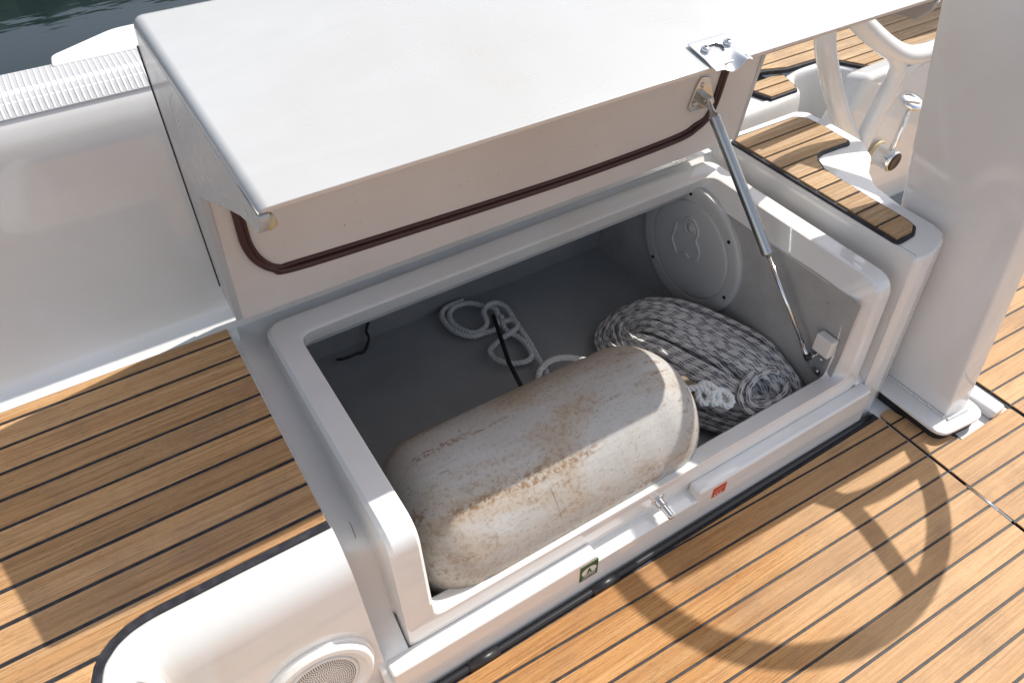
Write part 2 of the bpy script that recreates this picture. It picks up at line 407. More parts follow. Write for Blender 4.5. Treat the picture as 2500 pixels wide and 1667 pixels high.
# ------------------------------------------------------------------ port seat: moulding, caulk, planks
SEAT_CURVE = [(.088, .619), (.07, .619), (-.039, .618), (-.10, .617), (-.139, .6165), (-.159, .615), (-.179, .611), (-.199, .602), (-.214, .589), (-.222, .579), (-.229, .56), (-.233, .53), (-.235, .40), (-.235, -.5)]
def seat():
    root = empty('cockpit_seat', (-.3, .8, .3), kind='structure')
    out = [(.30, .619)] + SEAT_CURVE + [(-1.8, -.5), (-1.8, 1.3), (.30, 1.3)]
    out = clip_half(clip_half(clip_half(scale_poly(out[::-1], -.0105), 1, 0, .0885), 0, 1, 1.072), -1, 0, 1.6)
    big = [(.30, .619)] + SEAT_CURVE + [(-1.8, -.5), (-1.8, 1.3), (.30, 1.3)]
    inner = big[::-1]; inner = clip_half(clip_half(clip_half(inner, 1, 0, .0885), 0, 1, 1.0705), -1, 0, 1.6)
    b = MB(); b.prism(out, .395, .4188); b.obj('caulking', M['caulk'], root)
    # fix: straight outer edges of the teak field butt on the cove, planks follow the traced caulk seams
    lines = [1.1619 - .0 for _ in range(0)]
    ys = [1.0795, 1.0458, .9947, .9437, .8937, .8421, .7920, .7421, .6909, .6390, .5880, .5380, .4880, .438, .388, .338, .288, .238]
    planks(inner, sorted(ys + [.188, .138]), R(.25), .400, .4205, M['teak_seat'], root, gap=.0058)
    # white shelf between the teak and the coaming
    b = MB(); b.prism([(-1.6, 1.0725), (.105, 1.0725), (.105, 1.09), (-1.6, 1.09)], .36, .4155); b.obj('seat_shelf', M['gel'], root)
    # front wall below the teak: rounded lip then a sloping face that follows the same curve
    path = [Vector((x, y, 0)) for x, y in [(.0975, .6185)] + SEAT_CURVE[2:]]
    path = [path[0] + Vector((0, 0, 0))] + catmull([tuple(p) for p in path[1:]], 4)
    prof = [(.0100, .405), (.0105, .4150), (.014, .4165), (.026, .4145), (.038, .408), (.049, .397), (.058, .383), (.0635, .368), (.0665, .35), (.0675, .31), (.0715, .23), (.077, .14), (.083, .055), (.089, -.02)]
    rows = []
    for i, p in enumerate(path):
        a = path[max(i - 1, 0)]; c = path[min(i + 1, len(path) - 1)]; t = (c - a).normalized(); nrm = Vector((-t.y, t.x, 0))
        if nrm.y > 0 and p.x > -.1: nrm = -nrm
        if nrm.x < 0 and p.x < -.2: nrm = -nrm
        row = []
        for d, z in prof:
            q = p + nrm * d
            if i == 0: q.x = .0905 + max(0, .40 - z) * .024
            row.append((q.x, q.y, z))
        rows.append(row)
    grid('front_wall', rows, M['gel'], root, smooth=True)
seat()

# ------------------------------------------------------------------ cockpit floor
def floor():
    root = empty('cockpit_floor', (.8, 0, -.02), kind='structure')
    b = MB(); b.box(-1.5, 1.2935, -1.2, .507, -.04, -.0012); b.obj('caulking', M['caulk'], root)
    b = MB(); b.box(1.3, 1.572, -1.2, .345, -.04, -.0012); b.obj('caulking', M['caulk'], root)
    b = MB(); b.box(1.3, 1.40, .345, .475, -.04, -.0012); b.obj('caulking', M['caulk'], root)
    b = MB(); b.box(1.582, 2.6, -1.2, 1.0, -.04, -.0012); b.obj('caulking', M['caulk'], root)
    a = -FROT
    base = .5115            # v of the first seam along the normal
    vl = [base - .0495 * i for i in range(0, 36)][::-1]
    vl_l = [v for v in vl] + [base + .0315]
    out = [(-1.5, -1.2), (1.2925, -1.2), (1.2925, .490), (.1, .487), (-1.5, .487)]
    planks(out, vl_l, a, -.03, .0015, M['teak_floor'], root)
    vl2 = vl + [base + .0495, base + .099]
    out = fillet([(1.3005, -1.2, 0), (1.5715, -1.2, 0), (1.5715, .352, 0), (1.395, .352, 0), (1.340, .470, 0), (1.335, .496, 0), (1.3005, .496, 0)], [0, 0, .012, .004, .01, .01, .012], 4)
    planks([(p.x, p.y) for p in out], vl2, a, -.03, .0018, M['teak_floor'], root)
    vl3 = [base - .0495 * i for i in range(-12, 36)][::-1]
    planks([(1.583, -1.2), (2.6, -1.2), (2.6, 1.0), (1.583, 1.0)], vl3, a, -.03, .0015, M['teak_floor'], root)
    # white pan under the helm foot and the pads beside it
    b = MB(); b.box(1.296, 1.581, .30, 1.0, -.06, -.006); b.obj('floor_pan', M['gel_plain'], root)
    b = MB(); b.box(1.505, 1.548, .352, .56, -.006, .022); b.obj('floor_pad', M['gel_plain'], root, bevel=.008, seg=4)
    # dark seams
    b = MB(); b.box(1.2935, 1.3, -1.2, .50, -.05, -.0075); b.box(1.572, 1.582, -1.2, 1.0, -.05, -.004); b.obj('seam', M['dark'], root)
floor()
def hinge(y):
    h = empty('floor_hinge', (1.2968, y, .0), 'slim stainless hinge let into the seam between the teak floor boards', 'hinge')
    b = MB(); b.tube([(1.2968, y + .052, -.001), (1.2968, y - .052, -.001)], .0034, 10); b.obj('hinge_pin', M['steel'], h, smooth=True)
    b = MB(); b.tube([(1.2968, y + .022, -.001), (1.2968, y - .022, -.001)], .0040, 10); b.obj('hinge_knuckle', M['chrome'], h, smooth=True)
hinge(.222)

def pipe(pts, r, name, label, cat, m, n=8):
    b = MB(); b.tube(catmull(pts, n), r, 12); o = b.obj(name, m, None, smooth=True); return tag(o, label, cat)
pipe([(-.3, .498, .004), (.2, .4965, .004), (.6, .498, .004), (.86, .5, .003), (1.28, .505, -.003)], .0064, 'rubber_hose', 'black rubber hose lying along the foot of the white locker front', 'hose', M['rubber'])
for i, (x0, x1) in enumerate(((.225, .285), (.49, .548))):
    b = MB(); b.tube([(x0, .4965, .0035), (x1, .497, .0035)], .0088, 14)
    tag(b.obj('hose_sleeve', M['rubber'], None, smooth=True), ('short black sleeve round the hose nearest the speaker' if i == 0 else 'short black sleeve round the hose below the green sticker'), 'sleeve', 'sleeves on the black hose')

# ------------------------------------------------------------------ locker
XO, XI = 1.215, 1.170
def loop8(xl, xr, yb, zt, yf_top, yf_low, y_bot, z_bot, rc=.03, rb=.03, rd=.02, zlow=.12):
    pts = [(xl, yb, zt), (xr, yb, zt), (xr, yf_top, zt), (xr, yf_low, zlow + .0), (xr, y_bot, z_bot), (xl, y_bot, z_bot), (xl, yf_low, zlow + .0), (xl, yf_top, zt)]
    return fillet(pts, [rc, rc, rb, .0, rd, rd, .0, rb], 6)
def locker():
    root = empty('cockpit_locker', (.65, .8, 0), 'open white moulded locker under the cockpit seat with its lid propped up', 'locker')
    L0 = loop8(.0865, 1.252, 1.106, .4110, .5590, .5440, .509, -.012, .012, .055, .004, .12)
    L1 = loop8(.0985, 1.250, 1.100, .338, .625, .590, .5115, .074, .015, .04, .004, .15)
    L2 = loop8(.1405, 1.226, 1.076, .318, .620, .588, .5135, .076, .035, .03, .01, .15)
    L3 = loop8(.1432, 1.223, 1.073, .328, .610, .580, .543, .080, .035, .03, .014, .15)
    A0 = loop8(.1455, 1.219, 1.070, .394, .556, .5430, .5415, .100, .035, .04, .018, .17)
    A = loop8(.152, 1.211, 1.064, .401, .551, .5400, .5390, .107, .034, .045, .02, .18)
    B = loop8(.188, 1.178, 1.020, .401, .550, .5395, .5385, .148, .030, .045, .022, .20)
    B0 = loop8(.1935, 1.171, 1.012, .398, .556, .5415, .5400, .1545, .028, .04, .022, .20)
    Cc = loop8(.198, 1.150, 1.036, .352, .590, .577, .577, .142, .025, .03, .022, .20)
    D = loop8(.190, 1.158, 1.050, .345, .595, .585, .585, .130, .025, .03, .022, .20)
    for L in (L1, L2, L3):
        for p in L: p.z += .048 * max(0, min(1, (p.y - .93) / .09))
    rows = [[tuple(p) for p in L] for L in (L0, L1, L2, L3, A0, A, B, B0, Cc, D)]
    o = grid('rim', rows, M['gel'], root, closed_v=True, smooth=True)
    o.modifiers.new('soft', 'BEVEL').width = .0035; o.modifiers['soft'].segments = 3; o.modifiers['soft'].limit_method = 'ANGLE'; o.modifiers['soft'].angle_limit = R(35)
    wn = o.modifiers.new('wn', 'WEIGHTED_NORMAL'); wn.keep_sharp = False
    # raised ledges on the sill, left and right of the latch recess
    b = MB()
    def ledge(x0, x1):
        b.hexa([(x0, .5095, .03), (x1, .5095, .03), (x1, .5425, .03), (x0, .5425, .03), (x0, .5110, .102), (x1, .5110, .102), (x1, .5425, .1035), (x0, .5425, .1035)])
    ledge(.0985, .505); ledge(.748, 1.246)
    b.obj('sill_ledge', M['gel'], root, bevel=.006, seg=4)
    # liner box
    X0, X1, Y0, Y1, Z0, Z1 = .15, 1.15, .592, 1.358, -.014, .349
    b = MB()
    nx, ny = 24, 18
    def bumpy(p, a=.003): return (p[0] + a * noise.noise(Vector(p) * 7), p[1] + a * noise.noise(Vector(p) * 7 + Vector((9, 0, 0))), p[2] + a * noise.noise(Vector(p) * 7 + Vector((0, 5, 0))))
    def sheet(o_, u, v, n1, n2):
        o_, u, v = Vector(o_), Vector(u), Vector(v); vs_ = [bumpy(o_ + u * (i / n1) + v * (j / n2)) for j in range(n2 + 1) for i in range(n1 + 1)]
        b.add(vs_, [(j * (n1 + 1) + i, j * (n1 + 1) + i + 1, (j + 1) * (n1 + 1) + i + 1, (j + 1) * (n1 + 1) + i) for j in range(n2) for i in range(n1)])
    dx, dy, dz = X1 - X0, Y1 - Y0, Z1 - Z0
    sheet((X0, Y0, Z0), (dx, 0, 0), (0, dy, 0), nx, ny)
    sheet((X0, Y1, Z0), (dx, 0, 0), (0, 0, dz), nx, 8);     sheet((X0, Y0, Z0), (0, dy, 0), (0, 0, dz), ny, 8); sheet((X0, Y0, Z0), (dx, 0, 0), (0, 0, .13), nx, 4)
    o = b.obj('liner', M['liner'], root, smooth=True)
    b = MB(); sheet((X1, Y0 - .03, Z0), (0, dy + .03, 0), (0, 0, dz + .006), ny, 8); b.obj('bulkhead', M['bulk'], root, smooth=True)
    # underside of the seat moulding round the opening closes the liner
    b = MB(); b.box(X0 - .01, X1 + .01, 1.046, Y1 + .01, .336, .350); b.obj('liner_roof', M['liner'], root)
    # small timber-like block and bracket plate low on the right wall
    b = MB(); b.box(1.127, 1.149, .574, .615, .206, .250); b.obj('mounting_block', M['gel_plain'], root, bevel=.003, seg=2)
    b = MB(); b.add([(1.1445, .628, .158), (1.1445, .603, .196), (1.1445, .583, .196), (1.1445, .581, .139), (1.1445, .603, .141)] +
                    [(1.1405, .628, .158), (1.1405, .603, .196), (1.1405, .583, .196), (1.1405, .581, .139), (1.1405, .603, .141)],
                    [(4, 3, 2, 1, 0), (5, 6, 7, 8, 9)] + [(i, (i + 1) % 5, 5 + (i + 1) % 5, 5 + i) for i in range(5)])
    screw(b, (1.1405, .593, .184), (-1, 0, 0)); screw(b, (1.1405, .591, .150), (-1, 0, 0))
    b.obj('strut_plate', M['steel'], root, smooth=False)
    # inspection hatch
    h = MB(); cy, cz = 1.008, .205; ax = (-1, 0, 0); R0 = .165
    h.lathe([(-.004, R0), (.006, R0), (.009, R0 - .004), (.010, R0 - .012), (.0095, .131), (.0065, .1285), (.0065, .127), (.0105, .125), (.0115, .118), (.0115, 0)], (1.1475, cy, cz), ax, 64)
    hp = h.obj('inspection_hatch', M['hatch'], root, bevel=.0012, seg=2)
    for k in range(6):
        t = R(20 + 60 * k); b = MB(); b.lathe([(0, .0046), (.0014, .0046), (.0014, 0)], (1.1375, cy + .147 * math.cos(t), cz + .147 * math.sin(t)), ax, 12)
        b.obj('screw_hole', M['dark'], hp)
    # moulded finger grip: clover outline with a round boss
    pts = catmull([(1.1355, cy + y, cz + z) for y, z in ((.052, .028), (.050, .055), (.028, .060), (.020, .082), (-.004, .086), (-.022, .066), (-.020, .040), (-.036, .020), (-.034, -.006), (-.012, -.020), (.006, -.012), (.028, -.030), (.044, -.016), (.056, .004))], 6, True)
    b = MB(); b.tube(pts, .0030, 8, closed=True)
    b.tube(catmull([(1.1352, cy + .004 + .016 * math.cos(a), cz + .062 + .016 * math.sin(a)) for a in [i * math.pi / 4 for i in range(8)]], 3, True), .0028, 8, closed=True)
    b.lathe([(0, .013), (.003, .012), (.004, .0)], (1.1365, cy + .004, cz + .062), ax, 20)
    b.obj('finger_grip', M['hatch'], hp, smooth=True)
    # latch pin
    b = MB()
    b.lathe([(0, .0155), (.003, .0160), (.005, .0145), (.005, .0105), (.016, .0100), (.018, .0110), (.019, .0072), (.040, .0070), (.044, .0060), (.046, .0035), (.0465, 0)], (.665, .5425, .112), (.03, -.98, -.18), 28)
    b.obj('latch_pin', M['steel'], root, smooth=True, bevel=.0006, seg=1)
    return root
LOCK = locker()

# ------------------------------------------------------------------ lid (hinged part of the locker)
LX0, LX1 = .104, 1.247
def under_y(z): return 1.027 - .11864 * (z - .463)
def lid_x1(y): return LX1 - .034 * max(0, min(1, (1.03 - y) / .36))
def lid_x0(y): return LX0 + .016 * max(0, min(1, (1.03 - y) / .36))
def lid():
    root = empty('lid', (0, 0, 0)); root.parent = LOCK; root.location = -LOCK.location
    root['label'] = 'raised white lid with brown rubber seal and shaded inner face'
    V = (1.030, .964); N = (.668, .888)
    outer = fillet([(0, 1.092, .470), (0, 1.066, .925), (0, V[0] + .016, V[1] + .001), (0, N[0], N[1])], [0, .0, .034, .0], 8)
    sec = [(p.y, p.z) for p in outer]
    inner = [(.670, .8815), (.750, .890), (.86, .902), (.93, .905), (.965, .88), (under_y(.80), .80), (under_y(.65), .65), (under_y(.55), .55), (under_y(.463), .463)]
    no = len(sec); cen = Vector((.9, .82))
    def inset(d):
        out = []
        for i, (y, z) in enumerate(sec):
            p = Vector((y, z)); a_ = Vector(sec[max(i - 1, 0)]); c_ = Vector(sec[min(i + 1, no - 1)]); t = (c_ - a_).normalized(); nn = Vector((t.y, -t.x))
            if nn.dot(cen - p) < 0: nn = -nn
            q = p + nn * d
            if i == no - 1: q.x += d * .8
            if i == 0: q.y += d * .3
            out.append((q.x, q.y))
        return out + inner
    r = .013; rows = []
    for k in range(5):
        a_ = math.pi / 2 * k / 4; rows.append((r * (1 - math.cos(math.pi / 2 - a_)) if False else r * (1 - math.sin(a_)), r * (1 - math.cos(a_))))
    # left end: start inset by r, reach full section r further in
    prof = [(r * (1 - math.cos(t_)), r * (1 - math.sin(t_))) for t_ in [math.pi / 2 * k / 4 for k in range(5)]]   # (dx, inset)
    vs_ = []; n = len(sec) + len(inner)
    for dx, ins in prof:
        for y, z in inset(ins * .9): vs_.append((lid_x0(y) + .0005 + dx, y, z))
    for dx, ins in prof[::-1]:
        for y, z in inset(ins * .9): vs_.append((lid_x1(y) - .0005 - dx, y, z))
    m_ = 2 * len(prof); fs = [tuple(range(n)), tuple(range((m_ - 1) * n, m_ * n))[::-1]]
    for k in range(m_ - 1):
        for i in range(n): fs.append((k * n + i, k * n + (i + 1) % n, (k + 1) * n + (i + 1) % n, (k + 1) * n + i))
    me = bpy.data.meshes.new('lid_shell'); me.from_pydata(vs_, [], fs)
    bm = bmesh.new(); bm.from_mesh(me); bmesh.ops.recalc_face_normals(bm, faces=bm.faces)
    for f in bm.faces:
        c = f.calc_center_median()
        f.material_index = 1 if (f.normal.y < -.5 and c.z < .89) or (f.normal.z < -.5) else 0
        f.smooth = True
    bm.to_mesh(me); bm.free()
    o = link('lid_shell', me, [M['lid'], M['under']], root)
    md = o.modifiers.new('bevel', 'BEVEL'); md.width = .0018; md.segments = 2; md.limit_method = 'ANGLE'; md.angle_limit = R(50)
    wn = o.modifiers.new('wn', 'WEIGHTED_NORMAL'); wn.keep_sharp = False
    # cheeks at both ends
    for side in (0, 1):
        ck = [(1.029, .948), (.685, .881), (.6685, .878), (.675, .862), (.696, .8415), (.704, .841), (.716, .840), (.752, .832), (.83, .800), (.91, .762), (.990, .728), (1.010, .600), (1.0265, .464), (1.0905, .478), (1.066, .915)]
        b = MB(); n = len(ck)
        X = (lambda y, k: lid_x0(y) + .0125 * k) if side == 0 else (lambda y, k: lid_x1(y) - .0125 * k)
        b.add([(X(y, k), y, z) for k in (0, 1) for y, z in ck], [tuple(range(n)), tuple(range(n, 2 * n))[::-1]] + [(i, (i + 1) % n, n + (i + 1) % n, n + i) for i in range(n)])
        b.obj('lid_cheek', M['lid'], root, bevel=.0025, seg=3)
    # yellowed resin at the near left corner of the tray
    b = MB(); b.tube([(.1325, .674, .874), (.1335, .680, .861), (.1315, .690, .849)], [.004, .0065, .003], 8); b.obj('resin_stain', M['yellowed'], root, smooth=True)
    # gasket
    g = [(.150, .86), (.149, .76), (.149, .694), (.1485, .648), (.150, .614), (.160, .580), (.182, .553), (.217, .539), (.428, .529), (.785, .517), (1.040, .521), (1.098, .535), (1.124, .556), (1.133, .590), (1.136, .66), (1.142, .86)]
    b = MB(); b.tube(catmull([(x, under_y(z) - .003, z) for x, z in g], 6), .0062, 8)
    b.tube(catmull([(x + (.008 if x < .3 else -.008 if x > .9 else 0), under_y(z) - .002, z + (.010 if .2 < x < 1.1 else 0)) for x, z in g], 6), .0042, 8)
    b.obj('gasket', M['gasket'], root, smooth=True)
    b = MB(); b.tube([(LX0 - .0003, 1.066, .915), (LX0 - .0003, 1.0905, .497)], .0016, 6); b.obj('edge_seal', M['rubber'], root)  # dark strip standing in for the shaded gap between lid edge and coaming
    # triangular bracket that carries the strut
    py = lambda z, d=0: under_y(z) - d
    tri = [(1.068, .660), (1.090, .655), (1.108, .622), (1.125, .590), (1.120, .582), (1.060, .585), (1.053, .596), (1.061, .645)]
    b = MB(); n = len(tri)
    b.add([(x, py(z, .001), z) for x, z in tri] + [(x, py(z, .006), z) for x, z in tri], [tuple(range(n)), tuple(range(n, 2 * n))[::-1]] + [(i, (i + 1) % n, n + (i + 1) % n, n + i) for i in range(n)])
    screw(b, (1.075, py(.642, .006), .642), (0, -1, -.1), .0055, .003); screw(b, (1.068, py(.601, .006), .601), (0, -1, -.1), .0055, .003); screw(b, (1.112, py(.596, .006), .596), (0, -1, -.1), .0055, .003)
    b.box(1.080, 1.096, .984, 1.006, .600, .618)
    b.obj('strut_bracket', M['steel'], root, bevel=.0015, seg=2)
    # striker plate over the near edge, bent down, with a keyhole and two screws
    def top(x, y): return .9475 + (y - .579) * .042
    xc = .7605; b = MB(); nx = 18; ny = 14; vs_ = []; idx = {}
    for j in range(ny + 1):
        for i in range(nx + 1):
            x = xc - .034 + .068 * i / nx; y = .717 - .060 * j / ny
            z = .8920 + max(0, y - .668) * .21
            if y < .680: z -= (.680 - y) ** 1.5 * 1.2
            q = max(0, .690 - y) / .03; cx_ = (x - xc + .001) / .013
            z += q * (-.0075 * math.exp(-cx_ * cx_) + .0045 * math.exp(-((x - xc - .022) / .007) ** 2))
            idx[i, j] = len(vs_); vs_.append((x, y, z))
    fs = []
    for j in range(ny):
        for i in range(nx):
            x = xc - .034 + .068 * (i + .5) / nx; y = .717 - .060 * (j + .5) / ny
            if ((x - xc) / .0130) ** 2 + ((y - .695) / .0082) ** 2 < 1: continue
            fs.append((idx[i, j], idx[i + 1, j], idx[i + 1, j + 1], idx[i, j + 1]))
    b.add(vs_, fs); o = b.obj('striker_plate', M['chrome'], root, smooth=True)
    sl = o.modifiers.new('solid', 'SOLIDIFY'); sl.thickness = .0016; o.modifiers.new('sub', 'SUBSURF').levels = 1; o.modifiers['sub'].render_levels = 2
    for sx in (-.020, .020):
        b = MB(); b.lathe([(0, .0064), (.0025, .0062), (.0045, .0042), (.005, 0)], (xc + sx, .696, .8985), (0, -.2, 1), 20)
        s_ = b.obj('screw', M['chrome'], root, smooth=True)
        b = MB(); X, Y, Z = xc + sx, .6950, .9037
        b.add([(X - .0034, Y - .0006, Z), (X - .0006, Y - .0006, Z), (X - .0006, Y - .0034, Z), (X + .0006, Y - .0034, Z), (X + .0006, Y - .0006, Z), (X + .0034, Y - .0006, Z), (X + .0034, Y + .0006, Z), (X + .0006, Y + .0006, Z), (X + .0006, Y + .0034, Z), (X - .0006, Y + .0034, Z), (X - .0006, Y + .0006, Z), (X - .0034, Y + .0006, Z)], [tuple(range(12))])
        b.obj('screw_slot', M['dark'], root)
lid()

# ------------------------------------------------------------------ gas strut
def strut():
    root = empty('gas_strut', (0, 0, 0)); root.parent = LOCK; root.location = -LOCK.location
    a = Vector((1.086, .990, .612)); e = Vector((1.126, .609, .177)); d = (e - a)
    P = lambda t: a + d * t
    b = MB(); L = d.length
    b.lathe([(.0, .0055), (.022, .0055), (.030, .0075), (.033, .0112), (.036, .0118), (L * .575, .0118), (L * .58, .0112), (L * .583, .006)], a, d, 28); b.obj('cylinder', M['strut'], root, smooth=True, bevel=.0008, seg=1)
    b = MB(); b.lathe([(L * .58, .0045), (L * .93, .0045)], a, d, 16); b.obj('rod', M['chrome'], root, smooth=True)
    b = MB(); b.lathe([(L * .93, .0058), (L * .985, .0062), (L * .99, .0045)], a, d, 16); b.tube([P(.992) + Vector((-.002, 0, 0)), P(.992) + Vector((.020, 0, 0))], .006, 14); b.obj('end_fitting', M['steel'], root, smooth=True)
    b = MB(); b.lathe([(L * .975, .0080), (L * .997, .0080)], a, d, 16); b.obj('ball_clip', M['rubber'], root, smooth=True)
strut()

# ------------------------------------------------------------------ stickers on the locker front
def sticker(x0, x1, z0, z1, name, m, label):
    root = empty(name, ((x0 + x1) / 2, .507, z0), label, 'sticker')
    yb = lambda z: .5090 + (.5115 - .5090) * max(0, min(1, (z + .012) / .086)) - .0012
    b = MB(); b.hexa([(x0, yb(z0) - .0006, z0), (x1, yb(z0) - .0006, z0), (x1, yb(z0) + .003, z0), (x0, yb(z0) + .003, z0), (x0, yb(z1) - .0006, z1), (x1, yb(z1) - .0006, z1), (x1, yb(z1) + .003, z1), (x0, yb(z1) + .003, z1)])
    b.obj('backing', m, root); return root, yb
def flat(poly, yb, m, root, name, lift=.0012):
    n = len(poly); b = MB(); b.add([(x, yb(z) - lift, z) for x, z in poly], [tuple(range(n))]); return b.obj(name, m, root)
g, yb = sticker(.466, .506, .042, .090, 'green_sticker', M['green'], 'small square green sticker with white sail emblem on the locker front')
cx = .486
flat([(cx + .0165 * math.cos(t), .068 + .0125 * math.sin(t)) for t in [i * math.pi / 14 for i in range(-3, 18)]], yb, M['print_white'], g, 'emblem')
flat([(cx - .006, .0605), (cx - .001, .0605), (cx + .0005, .066), (cx + .0035, .0605), (cx + .0065, .0605), (cx + .0008, .0765), (cx - .002, .0765)], yb, M['green'], g, 'emblem_mark', .0016)
for i, zz in enumerate((.0585, .0555, .0525)):
    flat([(cx - .015 + i * .002, zz), (cx + .015, zz), (cx + .015, zz + .0014), (cx - .015 + i * .002, zz + .0014)], yb, M['print_white'], g, 'wave_line')
for k in range(7): flat([(cx - .014 + k * .0042, .0475), (cx - .0115 + k * .0042, .0475), (cx - .0115 + k * .0042, .0500), (cx - .014 + k * .0042, .0500)], yb, M['print_white'], g, 'lettering')
g, yb = sticker(.786, .821, .058, .088, 'red_sticker', M['red'], 'small red warning sticker with pale lettering near the right of the locker front')
for r_, (zz, xa, xb) in enumerate(((.079, .790, .817), (.074, .790, .812))): flat([(xa, zz), (xb, zz), (xb, zz + .0016), (xa, zz + .0016)], yb, M['print_pink'], g, 'lettering')
for k in range(3): flat([(.790 + k * .008, .062), (.7955 + k * .008, .062), (.7955 + k * .008, .068), (.790 + k * .008, .068)], yb, M['print_pink'], g, 'lettering')

# ------------------------------------------------------------------ rust runs and scuffs in the gutter
def runs():
    b = MB()
    paths = [[(.112, .99), (.116, .93), (.119, .88), (.122, .82), (.119, .79), (.124, .74), (.121, .70), (.125, .66), (.122, .63)], [(.122, .97), (.113, .93), (.1135, .86), (.117, .80), (.1165, .73), (.119, .69)]]
    for p in paths:
        q = catmull([(x + random.uniform(-.0012, .0012), y, .3392 - (x - .0985) * .476) for x, y in p], 5); q = [v + Vector((random.uniform(-.0007, .0007), 0, 0)) for v in q]
        b.tube(q, .0007, 5, flat=.3)
    b.obj('stain_run', M['rust'], LOCK)
runs()

# ------------------------------------------------------------------ fender
def fender():
    xa, xb, yc, zc, r = .190, .845, .703, .150, .150
    root = empty('boat_fender', ((xa + xb) / 2, yc, 0), 'large stained off-white cylindrical boat fender lying inside the open locker', 'fender')
    prof = []
    N = 44
    for i in range(N + 1):
        t = .5 - .5 * math.cos(math.pi * i / N); x = xa + (xb - xa) * t; e = .135
        if x < xa + .115: s = (x - xa) / .115; rr = r * (1 - (1 - s) ** 2.3) ** .5
        elif x > xb - e: s = (xb - x) / e; rr = r * (1 - (1 - s) ** 2.3) ** .5
        else: rr = r
        prof.append((x - xa, rr))
    # moulded rings close to each end
    def ring(x): return 0.0028 * sum(math.exp(-((x - c) / .006) ** 2) for c in (.115, .505))
    prof = [(d, max(rr - ring(d), .002)) for d, rr in prof]
    b = MB(); axis = Vector((1, .0, -.012)); b.lathe(prof, (xa, yc, zc + .004), axis, 72)
    b.obj('body', M['fender'], root, smooth=True)
    # end fitting: a tapered flat tongue with an eye
    b = MB(); e = Vector((xb - .012, yc, zc))
    b.hexa([e + Vector(p) for p in ((-.02, -.070, -.012), (.060, -.022, -.006), (.060, .026, -.006), (-.02, .070, -.012), (-.02, -.070, .012), (.060, -.022, .006), (.060, .026, .006), (-.02, .070, .012))])
    b.obj('end_tongue', M['fender_end'], root, bevel=.006, seg=3)
    return root
fender()

def laid_rope(path, r, name, label, cat, m, pitch=.030, strands=3, seg=6):
    """three-strand rope: helices round a centre line"""
    P = [Vector(p) for p in path]; T = []; d = 0; ds = [0]
    for i in range(1, len(P)): d += (P[i] - P[i - 1]).length; ds.append(d)
    b = MB(); n = max(8, int(d / (pitch / 9)))
    import bisect
    def at(s):
        k = min(max(bisect.bisect_right(ds, s) - 1, 0), len(P) - 2); t = (s - ds[k]) / max(ds[k + 1] - ds[k], 1e-9)
        return P[k].lerp(P[k + 1], min(t, 1)), (P[k + 1] - P[k]).normalized()
    for q in range(strands):
        pts = []; u = None
        for i in range(n + 1):
            s = d * i / n; p, t = at(s)
            if u is None: u = t.orthogonal().normalized()
            u = (u - t * u.dot(t)).normalized(); v = t.cross(u); a = 2 * math.pi * (s / pitch + q / strands)
            pts.append(p + (u * math.cos(a) + v * math.sin(a)) * r * .5)
        b.tube(pts, r * .56, seg)
    return tag(b.obj(name, m, None, smooth=True), label, cat)
z_ = .008
r1 = [(.690, .93, .02), (.715, .97, z_), (.734, 1.018, z_), (.739, 1.052, z_), (.753, 1.121, z_), (.762, 1.19, z_), (.769, 1.246, z_ + .004), (.754, 1.273, z_ + .01), (.725, 1.273, z_ + .012), (.704, 1.254, z_ + .012), (.700, 1.236, z_ + .012),
      (.690, 1.215, z_ + .01), (.665, 1.212, z_), (.643, 1.224, z_), (.626, 1.26, z_), (.628, 1.297, z_), (.645, 1.320, z_), (.675, 1.327, z_), (.701, 1.317, z_), (.725, 1.29, z_), (.742, 1.262, z_ + .004), (.735, 1.235, z_), (.710, 1.200, z_), (.678, 1.200, z_), (.640, 1.208, z_), (.612, 1.25, z_), (.612, 1.31, z_), (.640, 1.336, z_), (.69, 1.336, z_)]
laid_rope(catmull(r1, 8), .0072, 'fender_line', 'thin white twisted line looped on the locker floor beyond the fender', 'rope', M['rope_white'])
r2 = [(.740, 1.226, z_ + .008), (.727, 1.194, z_ + .002), (.729, 1.166, z_), (.739, 1.143, z_), (.741, 1.109, z_), (.734, 1.074, z_), (.715, 1.061, z_), (.685, 1.068, z_), (.662, 1.085, z_), (.650, 1.114, z_), (.653, 1.138, z_), (.673, 1.151, z_), (.698, 1.157, z_ + .004), (.728, 1.158, z_ + .010), (.752, 1.166, z_ + .013), (.753, 1.194, z_ + .012), (.732, 1.205, z_ + .006)]
laid_rope(catmull(r2, 8), .0072, 'fender_line', 'small white rope loop beside the black strap on the locker floor', 'rope', M['rope_white'])
laid_rope(catmull([(.670, .93, .03), (.679, .965, .05), (.70, .984, .055), (.731, .994, .055), (.764, .992, .05), (.792, .978, .045), (.822, .95, .04), (.87, .90, .03)], 8), .0075, 'fender_line', 'short arc of white twisted line rising over the back of the fender', 'rope', M['rope_white'])
# knot at the eye
kn = [(.862, .690, .165), (.885, .675, .170), (.892, .655, .160), (.875, .650, .150), (.872, .668, .158), (.893, .682, .172), (.908, .662, .168), (.905, .640, .155), (.888, .640, .152), (.900, .655, .165), (.925, .650, .160), (.930, .628, .150), (.912, .622, .146), (.905, .640, .150)]
laid_rope(catmull(kn, 8), .0075, 'knotted_line', 'knotted end of white twisted line tied to the eye of the fender', 'rope', M['rope_white'])

